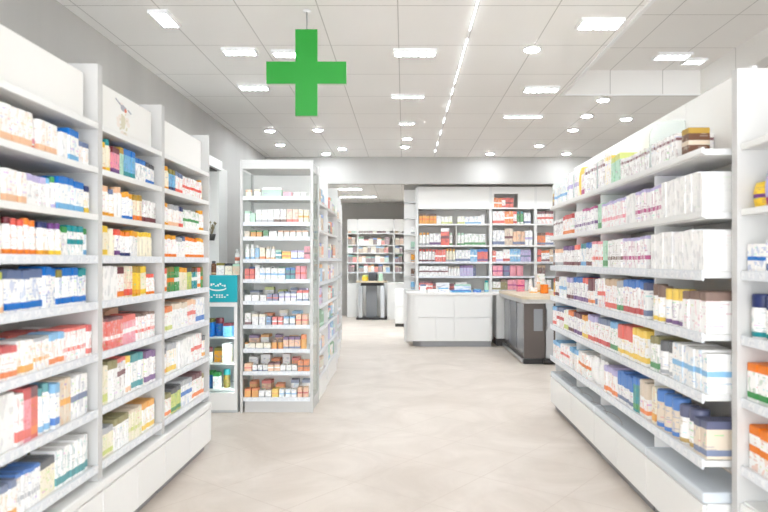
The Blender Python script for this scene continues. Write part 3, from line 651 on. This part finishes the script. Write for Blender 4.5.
YG = (6.875, 7.64, 8.9, 10.2, 11.5, 12.8)
SZ = (2.13, 1.83, 1.53, 1.27, 1.02, .77, .52, .27)
names_g = ('first', 'second', 'third', 'fourth', 'fifth')
random.seed(51)
cols = ['white', 'white', 'white', 'cream', 'pink', 'coral', 'teal', 'amber', 'sky', 'lilac', 'mint', 'peach', 'green', 'maroon', 'blue', 'orange', 'beige', 'tan']
for i in range(5):
    L = YG[i + 1] - YG[i]; bxx = (-.90, -.915, -1.0, -1.11, -1.23)[i]; fr = Frame(bxx, YG[i], PI / 2)
    t = thing('gondola_bay', 'white aisle shelving bay, %s behind the glass display case' % names_g[i], 'shelving unit', (bxx, YG[i], 0), PI / 2, 'aisle shelving bays')
    box('back_panel', M['panel'], t, .0, L - .002, .40, .42, .1, 2.4)
    box('side_panel', M['white'], t, L - .03, L - .003, .0, .399, .1, 2.5)
    for z in SZ: shelf_part(t, L - .034, z, .397, lip=.04, x0=.002)
    box('base', M['white'], t, .002, L - .035, .012, .399, .0, .22, c=.004)
    for s, z in enumerate(SZ):
        x = .03; k = 0; items = []
        while x < L - .26:
            w = random.uniform(.09, .2); items.append((x, w)); x += w + .02
        for q, (x, w) in enumerate(items):
            g = random.choice(cols); tp = random.choice(cols); h = random.uniform(.11, .2)
            kind = random.choice('CCCCBJP') if w < .13 else 'C'
            if kind in 'BJ': w = min(w, .09)
            if kind == 'P': w = .11
            d = w if kind in 'BJ' else (.07 if kind == 'P' else .18)
            pack({'C': 'toiletry_carton', 'B': 'toiletry_bottle', 'J': 'toiletry_jar', 'P': 'toiletry_pouch'}[kind], kind, fr.at(x + w/2, .025, z + .0005), PI/2 + random.uniform(-.04, .04), w, d, h, g, tp, random.choice(cols), random.choice(['t', 'tb', 'm']),
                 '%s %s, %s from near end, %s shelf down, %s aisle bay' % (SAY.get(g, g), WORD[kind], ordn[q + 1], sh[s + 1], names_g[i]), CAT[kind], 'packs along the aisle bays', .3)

# ------------------------------------------------------------------ teal-topped cooler, wall unit and what stands there
CX0, CX1, CY = -2.22, -1.645, 6.35
t = thing('display_cooler', 'low glass-door cooler under a teal sign, beside the display case', 'cooler', (CX0, CY, 0))
W = CX1 - CX0
MB().box(0, W, .03, .56, .0, .03).box(0, .02, .03, .56, .03, 1.36).box(W - .02, W, .03, .56, .03, 1.36).box(.02, W - .02, .54, .56, .03, 1.36).box(.02, W - .02, .03, .54, 1.335, 1.36).box(.02, W - .02, .03, .54, .03, .2).build('body', M['inner'], t)
hd = box('sign_panel', M['teal'], t, .0, W, .004, .029, 1.095, 1.36, c=.003)
sg = MB(); sw = W - .29
for q in range(7):
    a0 = q * .5
    sg.box(sw + .03 + q * .022, sw + .046 + q * .022, .001, .0035, 1.255 + .010 * math.sin(q * 1.9), 1.272 + .012 * math.sin(q * 1.9 + .6))
arc = [(sw + .10 + .085 * math.cos(a), 1.232 + .028 * math.sin(a)) for a in (PI * 1.02 + PI * q / 12 for q in range(13))]
arc2 = [(sw + .10 + .078 * math.cos(a), 1.236 + .018 * math.sin(a)) for a in (PI * 2.02 - PI * q / 12 for q in range(13))]
sg.prism_y(arc + arc2, .001, .0035)
for r0, zz in ((0, 1.158), (1, 1.138)):
    for q in range(9):
        if (q * 7 + r0 * 3) % 5 != 4: sg.box(sw - .02 + q * .026, sw - .004 + q * .026, .001, .0035, zz, zz + .012)
sg.build('lettering', M['board'], hd)
dr = MB(); dr.box(.0, .03, .005, .028, .03, 1.09).box(W - .03, W, .005, .028, .03, 1.09).box(.03, W - .03, .005, .028, .03, .2).box(.03, W - .03, .005, .028, 1.05, 1.09)
d = dr.build('door_frame', M['white'], t)
box('door_glass', M['glass'], d, .03, W - .03, .012, .018, .2, 1.05)
for z in (.22, .48, .74): box('shelf', M['shelf'], t, .022, W - .022, .06, .53, z - .012, z)
box('interior_fill_light', M['coolfill'], t, W - .034, W - .022, .035, .05, .22, 1.08)  # unseen strip, added to brighten the cooler's contents
random.seed(61)
for s, z in enumerate((.74, .48, .22)):
    x = .05
    for q in range(6):
        w = random.uniform(.065, .085); g = random.choice(['white', 'white', 'cream', 'mint', 'sky', 'blue', 'amber', 'olive']); tp = random.choice(['olive', 'green', 'slate', 'maroon', 'white', 'teal'])
        kind = 'C' if (q + s) % 3 else 'J'
        if x + w > W - .04: break
        pack('chilled_carton' if kind == 'C' else 'chilled_jar', kind, (CX0 + x + w/2, CY + .08 + random.uniform(0, .08), z + .0005), random.uniform(-.1, .1), w, .1 if kind == 'C' else w, random.uniform(.13, .2), g, tp, random.choice(['amber', 'green', 'blue', 'grey']), 't',
             '%s, %s from wall side, %s shelf down behind cooler door' % (describe(kind, g, tp, 'grey', 't'), ordn[q + 1], sh[s + 1]), CAT[kind], 'packs in the cooler')
        x += w + .012
for nm, kind, dx, w, h, g, tp, bd, ly, lb in (
    ('brown_bottle', 'B', .305, .05, .14, 'brown', 'charcoal', 'tan', 'b', 'brown bottle with dark cap standing on top of the teal cooler'),
    ('display_carton', 'C', .375, .075, .12, 'white', 'olive', 'grey', 't', 'white carton with dark top beside the brown bottle on the cooler'),
    ('display_carton', 'C', .46, .07, .115, 'cream', 'charcoal', 'grey', 't', 'cream carton in the middle of the cooler top'),
    ('display_carton', 'C', .535, .07, .11, 'beige', 'mint', 'peach', 't', 'beige carton at the display-case end of the cooler top')):
    pack(nm, kind, (CX0 + dx, CY + .12, 1.3605), random.uniform(-.05, .05), w, .07 if kind == 'C' else w, h, g, tp, bd, ly, lb, CAT[kind])
t = thing('spray_bottle', 'white spray bottle with red label standing on the beige carton', 'bottle', (CX0 + .54, CY + .15, 1.4735))
MB().lathe([(.02, 0), (.024, .01), (.024, .085), (.018, .105), (.010, .115)], 14).build('bottle_body', M['board'], t)
MB().lathe([(.0245, .03), (.0245, .065)], 14).build('red_label', M['inkred'], t)
MB().box(-.008, .008, -.032, .012, .128, .145, c=.003).lathe([(.011, .112), (.011, .13)], 10).build('spray_head', M['trim'], t)
t = thing('wall_canopy', 'white boxy canopy with dark underside fixed on the white pier', 'wall unit', (-2.47, 6.3, 2.47))
MB().prism_y([(.0, .0), (.51, .0), (.51, .10), (.38, .14), (.0, .14)], 0, .655).build('casing', M['white'], t)
box('underside_panel', M['dark'], t, .06, .47, .05, .6, -.012, -.001)  # plain dark sheet over most of the underside
t = thing('wall_planter', 'small dark hanging pot with dry sprig on the white pier', 'planter', (-2.06, 6.91, 1.72))
MB().lathe([(.028, 0), (.04, .05), (.042, .07), (.036, .07)], 14).build('pot', M['pot'], t)
box('bracket', M['wire'], t, -.006, .006, .036, .058, .03, .06)
sp = MB(); random.seed(4)
for q in range(14):
    a = random.uniform(0, 2*PI); r = random.uniform(.01, .06); z1 = random.uniform(.1, .2)
    p = (r*math.cos(a), r*math.sin(a)*.6, z1); sp.tube((0, 0, .05), p, .0025, 5)
    sp.lathe([(.002, z1 - .012), (.012, z1), (.002, z1 + .014)], 6, 0, p[0], p[1])
sp.build('sprig', M['dry'], t)

# ------------------------------------------------------------------ green cross
x, y = (306.3 - 404) / 645 * 4.8, 4.8
zc = EYE + (261 - 72.5) / 645 * 4.8
t = thing('pharmacy_cross', 'flat green cross sign hanging from the ceiling', 'sign', (x, y, zc))
a, l, h = .082, .298, .322
pts = [(-a, -h), (a, -h), (a, -a), (l, -a), (l, a), (a, a), (a, h), (-a, h), (-a, a), (-l, a), (-l, -a), (-a, -a)]
MB().prism_y(pts, .0105, .05).build('cross_body', M['crosside'], t)
MB().prism_y(pts, 0, .01).build('cross_face', M['green'], t)
MB().tube((0, .03, h), (0, .03, ZC - zc - .012), .004).build('hanging_wire', M['wire'], t)
MB().lathe([(.03, ZC - zc - .012), (.03, ZC - zc - .001)], 14, 0, 0, .03).build('ceiling_plate', M['trim'], t)

# ------------------------------------------------------------------ counter and shelves at the back
t = thing('service_counter', 'white service counter with rounded corner and grid of drawer fronts', 'counter', (.04, 11.25, 0))
rr = .17
def rounded(x0, x1, y0, y1, r, n=8): return [(x0 + r - r * math.cos(a), y0 + r - r * math.sin(a)) for a in (PI/2 * q / n for q in range(n + 1))] + [(x1, y0), (x1, y1), (x0, y1)]
MB().prism(rounded(.02, 1.49, .02, .55, rr), .10, .905).build('carcass', M['white'], t)
MB().prism(rounded(.0, 1.53, -.015, .56, rr + .02), .906, .945).build('worktop', M['board'], t)
MB().prism(rounded(.12, 1.48, .05, .53, rr), 0, .099).build('plinth', M['plinth'], t)
for x0, x1, z0, z1 in ((.2, .83, .52, .895), (.845, 1.485, .52, .895)): box('drawer_front', M['white'], t, x0, x1, .0, .019, z0, z1, c=.004)
for x0, x1, z0, z1 in ((.2, .51, .105, .51), (.52, .83, .105, .51), (.845, 1.485, .105, .51)): box('cabinet_door', M['white'], t, x0, x1, .0, .019, z0, z1, c=.004)
t = thing('side_cabinet', 'white two-door cabinet between service counter and wood-topped counter', 'cabinet', (1.63, 11.36, 0))
box('carcass', M['white'], t, 0, .36, .02, .45, .13, .90)
for z0, z1 in ((.14, .5), (.51, .89)): box('cabinet_door', M['white'], t, .005, .355, 0, .019, z0, z1, c=.003)
box('plinth', M['dark'], t, .01, .35, .04, .44, 0, .129)
box('worktop', M['board'], t, -.05, .37, -.02, .45, .901, .94)
# wood-topped counter reaching into the room
t = thing('wood_top_counter', 'dark brown counter with pale rounded wooden top and black foot rail', 'counter', (1.72, 9.4, 0))
top = [(.02, .0)] + [] 
n = 10
tp_ = [(-.06, 1.88), (-.06, 1.2), (-.02, .35)] + [(.12 - .14 * math.cos(a), .06 - .16 * math.sin(a)) for a in (PI/2 * q / n for q in range(n + 1))] + [(.72 + .12 * math.sin(a), -.1 + .12 - .12 * math.cos(a)) for a in (PI/2 * q / n for q in range(n + 1))] + [(.84, 1.88)]
MB().prism(tp_, .945, .985).build('worktop', M['wood'], t)
MB().prism([(x_ * .97 + .015, max(y_ + .025, -.07)) for x_, y_ in tp_], .885, .944).build('apron', M['panel'], t)
box('end_panel', M['brown'], t, .03, .33, .0, .03, .08, .884)
box('cabinet_body', M['brown'], t, .05, .5, .032, 1.86, .08, .884)
for q in range(3): box('smoked_panel', M['smoke'], t, .036, .049, .08 + q * .62, .08 + q * .62 + .56, .14, .86)
MB().box(0, .046, .035, 1.86, .02, .075).build('floor_channel', M['steel'], t)
box('steel_panel', M['steel'], t, .35, .46, .0, .03, .08, .88)
ip = box('label_plate', M['smoke'], t, .17, .30, -.006, -.001, .48, .80)
MB().tube((.36, -.03, .5), (.36, -.03, .8), .009).tube((.36, -.03, .52), (.36, -.001, .52), .006).tube((.36, -.03, .78), (.36, -.001, .78), .006).build('handle', M['steel'], t)
MB().box(.02, .40, -.03, .2, .0, .078, c=.02).build('foot', M['black'], t)
MB().tube((.30, -.05, .045), (.56, -.05, .045), .04, 12).build('foot_rail', M['black'], t)

# back wall shelves
BY = 11.9
BZ = (2.48, 2.18, 1.784, 1.48, 1.214, .96)
bx = ((.24, 1.60), (1.60, 2.43), (2.43, 3.05))
lab_b = ('wide white shelving under a blank header behind the service counter', 'white shelving with small open niche in its header at the back', 'narrow shelving at the back, beside the glass divided shelves')
nb = ('wide back bay', 'niche back bay', 'narrow back bay')
BR = [
 {1: [], 2: [(5,'C',.06,.16,'amber','brown','orange','tm'),(1,'C',.08,.13,'white','white','grey','f'),(5,'C',.065,.12,'white','cream','lime','b'),(4,'C',.07,.12,'white','white','sky','b'),(1,'C',.06,.15,'white','white','grey','f'),(2,'C',.08,.22,'white','pink','coral','m'),(1,'C',.09,.2,'lilac','white','purple','m')],
  3: [(3,'B',.06,.2,'white','amber','grey','b'),(3,'C',.065,.19,'white','cream','purple','b'),(1,'C',.15,.27,'coral','white','maroon','tm'),(3,'B',.06,.2,'white','mint','green','b'),(6,'C',.06,.18,'white','mint','green','b'),(4,'C',.065,.2,'white','pink','magenta','b')],
  4: [(5,'B',.055,.2,'white','coral','maroon','b'),(3,'C',.06,.19,'coral','orange','white','m'),(3,'B',.055,.22,'cream','amber','grey','b'),(5,'C',.05,.19,'white','grey','slate','b'),(2,'C',.06,.2,'sky','blue','white','m'),(3,'C',.06,.22,'coral','blue','purple','tb')],
  5: [(9,'C',.055,.16,'white','coral','maroon','m'),(4,'B',.05,.15,'white','beige','grey','f'),(4,'C',.055,.17,'lilac','purple','grey','t'),(1,'C',.05,.2,'navy','charcoal','grey','t')],
  6: [(3,'C',.08,.13,'coral','maroon','white','tm'),(5,'C',.08,.1,'maroon','brown','coral','m'),(2,'C',.1,.12,'white','tan','grey','f')]},
 {1: [(2,'C',.07,.2,'orange','red','white','m'),(1,'C',.06,.17,'white','coral','red','tb'),(2,'C',.07,.2,'coral','white','maroon','m'),(1,'B',.07,.2,'white','white','grey','f')], 2: [(3,'C',.07,.2,'white','lilac','coral','b'),(2,'C',.075,.24,'orange','red','white','m'),(1,'C',.06,.2,'white','coral','red','tb'),(2,'B',.06,.25,'green','teal','white','b'),(6,'C',.06,.17,'white','white','slate','b')],
  3: [(3,'C',.07,.24,'white','pink','slate','b'),(2,'C',.07,.26,'beige','tan','maroon','m'),(3,'C',.07,.22,'peach','lilac','slate','b'),(5,'C',.065,.23,'white','grey','lilac','m')],
  4: [(1,'C',.06,.18,'coral','red','white','m'),(2,'C',.06,.17,'white','amber','lilac','b'),(2,'C',.06,.2,'white','sky','red','b'),(3,'C',.06,.21,'sky','blue','white','m'),(3,'C',.06,.19,'lilac','white','slate','m'),(2,'C',.07,.2,'cream','cream','lime','f')],
  5: [(2,'C',.09,.17,'pink','white','magenta','m'),(1,'P',.13,.2,'slate','blue','purple','m'),(2,'P',.12,.18,'pink','lilac','magenta','f')],
  6: [(2,'C',.07,.13,'white','grey','olive','b'),(2,'C',.06,.17,'olive','brown','grey','t'),(2,'C',.09,.22,'pink','coral','magenta','m'),(3,'B',.06,.2,'white','white','peach','f')]},
 {1: [], 2: [(4,'C',.07,.2,'white','maroon','coral','tm')], 3: [(2,'C',.07,.2,'orange','brown','slate','tb'),(2,'C',.07,.2,'white','coral','slate','tb')], 4: [(1,'C',.07,.2,'coral','white','maroon','m'),(2,'C',.07,.18,'white','orange','maroon','tb'),(1,'C',.07,.2,'tan','brown','white','m')], 5: [(2,'C',.07,.2,'brown','tan','grey','t')], 6: [(3,'C',.08,.19,'white','peach','amber','b')]}]
random.seed(71)
for i, (x0, x1) in enumerate(bx):
    L = x1 - x0; fr = Frame(x0, BY, 0)
    t = thing('back_shelving_unit', lab_b[i], 'shelving unit', (x0, BY, 0), 0, 'shelving units on the back wall')
    box('back_panel', M['backp'], t, .0265, L - .0265, .36, .38, .05, 2.85)
    for a in (.001, L - .025): box('side_panel', M['white'], t, a, a + .024, 0, .38, 0, 2.87)
    if i == 1: MB().box(.0265, .06, .0, .02, 2.485, 2.87).box(.06, .50, .0, .02, 2.74, 2.87).box(.50, L - .0265, .0, .02, 2.485, 2.87).build('header_panel', M['board'], t)
    else: box('header_panel', M['board'], t, .0265, L - .0265, .0, .02, 2.485, 2.87)
    for z in BZ: shelf_part(t, L, z, .358, lip=.035, x0=.0265)
    if i == 0: box('divider', M['white'], t, L * .53, L * .53 + .015, .02, .355, 1.787, 2.155)
    box('base_cabinet', M['white'], t, .0265, L - .0265, .02, .358, .05, .9)
    for s, runs in BR[i].items():
        if not runs: continue
        room = (BZ[s - 2] if s > 1 else 2.73) - BZ[s - 1] - .06
        runs = [q[:3] + (min(q[3] * 1.2, room),) + q[4:] for q in runs]
        lo, hi = (.065, .495) if (s == 1) else (.04, L - .035)
        row(fr, BZ[s - 1], lo, hi, runs, 'pharmacy', '%s shelf down, %s' % (sh[s], nb[i]), 'packs on the back wall shelves', .14, .025, False, stops=(L * .53 + .0075,) if i == 0 and s in (2, 3) else (), maxd=.14, fill=False, wash=.14)
# (labels above count from the far end; on these shelves that is the end nearest the peninsula)
t = thing('corner_shelf', 'quarter-round open corner shelf ending the back shelving', 'shelving unit', (.235, BY + .0, 0))
box('back_panel', M['board'], t, -.235, -.001, .34, .36, .05, 2.85)
box('end_panel', M['white'], t, -.02, -.001, .0, .338, .05, 2.85)
for z in (2.6, 2.3, 2.0, 1.72, 1.48, 1.22, .97):
    MB().prism([(-.022, .336)] + [(-.022 - .21 * math.sin(a), .336 - .32 * math.cos(a)) for a in (PI/2 * q / 8 for q in range(9))], z - .022, z).build('shelf', M['shelf'], t)
box('base', M['white'], t, -.23, -.022, .1, .336, 0, .9)
random.seed(81)
for s, z in enumerate((2.0, 1.72, 1.48, 1.22, .97)):
    g = ('white', 'mint', 'amber', 'brown', 'sky')[s]
    pack('pharmacy_carton', 'C', (.17, BY + .14, z + .0005), .2, .06, .07, .14, g, 'white', 'grey', 'b', '%s carton alone on the quarter-round corner shelf, %s step down' % (g, ordn[s + 1]), 'box', 'packs on the corner shelf')

# things on the counter ---------------------------------------------------------
for i, (dx, dy, w, dd, h, g, tp, bd, lb) in enumerate((
    (.30, .2, .1, .1, .14, 'white', 'slate', 'sky', 'small white carton at the rounded end of the service counter'),
    (.455, .14, .15, .22, .05, 'white', 'white', 'sky', 'flat white pack lying low on the service counter'),
    (.66, .13, .17, .2, .075, 'white', 'sky', 'blue', 'pale blue pack in the middle of the service counter'),
    (.66, .40, .24, .1, .16, 'white', 'white', 'slate', 'upright white pack behind the pale blue one on the counter'),
    (.98, .12, .34, .24, .035, 'sky', 'blue', 'blue', 'wide flat blue pack on the service counter'),
    (1.02, .40, .3, .1, .13, 'white', 'mint', 'sky', 'pale pack standing behind the wide blue one on the counter'),
    (1.26, .16, .13, .2, .05, 'blue', 'sky', 'white', 'short blue pack by the square end of the service counter'))):
    pack('counter_pack', 'F', (.04 + dx, 11.25 + dy, .9455), random.uniform(-.12, .12), w, dd, h, g, tp, bd, 't', lb, 'pack', 'packs on the service counter')
pack('dispenser_bottle', 'B', (.04 + 1.43, 11.25 + .2, .9455), 0, .08, .08, .21, 'mint', 'teal', 'sky', 'b', 'mint bottle with teal cap at the square end of the counter', 'bottle')
for nm, kind, X, Y, w, dd, h, g, tp, bd, ly, lb in (
    ('tester_carton', 'C', 1.98, 10.9, .12, .1, .2, 'pink', 'coral', 'magenta', 'm', 'pink carton standing on the wood-topped counter'),
    ('tester_bottle', 'B', 2.12, 10.75, .07, .07, .22, 'white', 'white', 'peach', 'b', 'white-capped bottle beside the pink carton on the wooden top'),
    ('tester_bottle', 'B', 2.22, 10.6, .075, .075, .17, 'beige', 'peach', 'amber', 'b', 'beige bottle between white bottle and orange jar on wooden top'),
    ('tester_jar', 'J', 2.24, 10.2, .13, .13, .14, 'orange', 'orange', 'coral', 'f', 'round orange jar on the wood-topped counter'),
    ('tester_carton', 'C', 2.30, 10.85, .14, .1, .3, 'white', 'white', 'peach', 'b', 'tall white carton standing at the rear of the wooden top'),
    ('tester_carton', 'C', 2.08, 10.3, .1, .1, .09, 'white', 'peach', 'amber', 'b', 'low white carton in front of the orange jar')):
    pack(nm, kind, (X, Y, .9855), .1, w, dd, h, g, tp, bd, ly, lb, CAT[kind], 'packs on the wood-topped counter')

# ------------------------------------------------------------------ far room
FY = 17.2
FZ = (2.24, 1.93, 1.715, 1.457, 1.2)
fx = ((-1.52, -1.24), (-1.24, -.27), (-.27, .02), (.02, .9))
random.seed(91)
lab_f = ('narrow white shelf column at the aisle end of the far room', 'wide shelving across the middle of the far room', 'narrow shelf column beside the wide far room shelving', 'shelving half hidden behind the corner shelf in the far room')
nf = ('aisle-end far column', 'middle far shelving', 'narrow far column', 'half-hidden far shelving')
for i, (x0, x1) in enumerate(fx):
    L = x1 - x0
    t = thing('far_shelving_unit', lab_f[i], 'shelving unit', (x0, FY, 0), 0, 'shelving in the far room')
    box('back_panel', M['backp'], t, .021, L - .021, .36, .38, .05, 2.55)
    for a in (.001, L - .019): box('side_panel', M['white'], t, a, a + .018, 0, .38, 0, 2.6)
    box('header_panel', M['board'], t, .021, L - .021, .0, .02, 2.3, 2.62)
    for z in FZ: shelf_part(t, L, z, .358, lip=.035, x0=.021)
    box('base_cabinet', M['white'], t, .021, L - .021, .01, .358, .0, .9)
    for s, z in enumerate(FZ[:5]):
        zz = FZ[s] ; room = (FZ[s - 1] if s else 2.5) - zz - .04
        x = .03; q = 0
        while x < L - .12:
            w = random.uniform(.07, .13); g = random.choice(['coral', 'tan', 'peach', 'white', 'white', 'brown', 'sky', 'mint', 'maroon', 'cream']); q += 1
            if x + w > L - .025: break
            tp = random.choice(cols)
            pack('storeroom_carton', 'C', (x0 + x + w/2, FY + .03, zz + .0005), random.uniform(-.03, .03), w, .15, min(room, random.uniform(.14, .22)), g, tp, 'grey', 't',
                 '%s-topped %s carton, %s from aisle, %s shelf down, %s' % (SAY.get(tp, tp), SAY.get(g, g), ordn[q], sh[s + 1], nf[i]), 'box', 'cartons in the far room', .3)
            x += w + .01
t = thing('till_counter', 'small wood-topped counter on steel legs in the far room', 'counter', (-1.2, 16.35, 0))
MB().prism([(-.02, .1), (.06, .0), (.70, 0), (.76, .08), (.76, .6), (-.02, .6)], .95, .99).build('worktop', M['wood'], t)
box('apron', M['black'], t, .10, .68, .06, .5, .87, .949)
for a in (.04, .60): box('leg', M['steel'], t, a, a + .1, .1, .5, .06, .869)
box('pedestal', M['smoke'], t, .22, .5, .3, .5, .06, .869)
box('foot', M['black'], t, -.02, .76, .08, .52, 0, .059, c=.01)
t = thing('low_cabinet', 'white cabinet next to the small wood-topped far counter', 'cabinet', (-.43, 16.5, 0))
box('carcass', M['white'], t, 0, .5, .02, .5, 0, .9)
for q in range(2): box('cabinet_door', M['white'], t, .004 + q * .249, .247 + q * .249, 0, .019, .06, .89, c=.003)
box('worktop', M['board'], t, -.01, .51, -.01, .5, .901, .94)
t = thing('drawer_pedestal', 'low white drawer block on dark base past the rounded counter corner', 'cabinet', (-.2, 14.7, 0))
box('carcass', M['white'], t, 0, .3, .02, .45, .07, .85)
for q in range(2): box('drawer_front', M['white'], t, .004, .296, 0, .019, .08 + q * .385, .08 + q * .385 + .375, c=.003)
box('plinth', M['dark'], t, .0, .3, .03, .44, 0, .069)
for nm, kind, X, w, h, g, tp, lb in (('sweet_jar', 'J', -1.0, .16, .14, 'yellow', 'lime', 'yellow jar on the small far counter'), ('dark_pouch', 'P', -.80, .22, .22, 'charcoal', 'navy', 'dark pouch beside the yellow jar on the far counter'),
                                     ('clear_carton', 'C', -.60, .1, .18, 'mint', 'white', 'pale mint carton at the cabinet end of the far counter')):
    pack(nm, kind, (X, 16.55, .9905), 0, w, w if kind == 'J' else .1, h, g, tp, 'grey', 'f', lb, CAT[kind])

# ------------------------------------------------------------------ world, camera
w = bpy.data.worlds.new('World'); scene.world = w; w.use_nodes = True
w.node_tree.nodes['Background'].inputs[0].default_value = (.9, .95, 1, 1)
w.node_tree.nodes['Background'].inputs[1].default_value = 2.8
scene.cycles.diffuse_bounces = 8; scene.cycles.max_bounces = 14; scene.cycles.transparent_max_bounces = 16
cam = bpy.data.cameras.new('Camera'); co = bpy.data.objects.new('Camera', cam); col.objects.link(co)
co.location = (0, 0, EYE); co.rotation_euler = (PI / 2, 0, 0)
cam.sensor_width = 36; cam.lens = 645 * 36 / 768
cam.shift_x = -20 / 768; cam.shift_y = 5 / 768
cam.clip_start = .05
cam.dof.use_dof = True; cam.dof.focus_distance = 7.0; cam.dof.aperture_fstop = 2.2
scene.camera = co
scene.view_settings.view_transform = 'Standard'; scene.view_settings.look = 'None'
scene.view_settings.gamma = 1; scene.view_settings.use_curve_mapping = False
scene.view_settings.exposure = 1.24
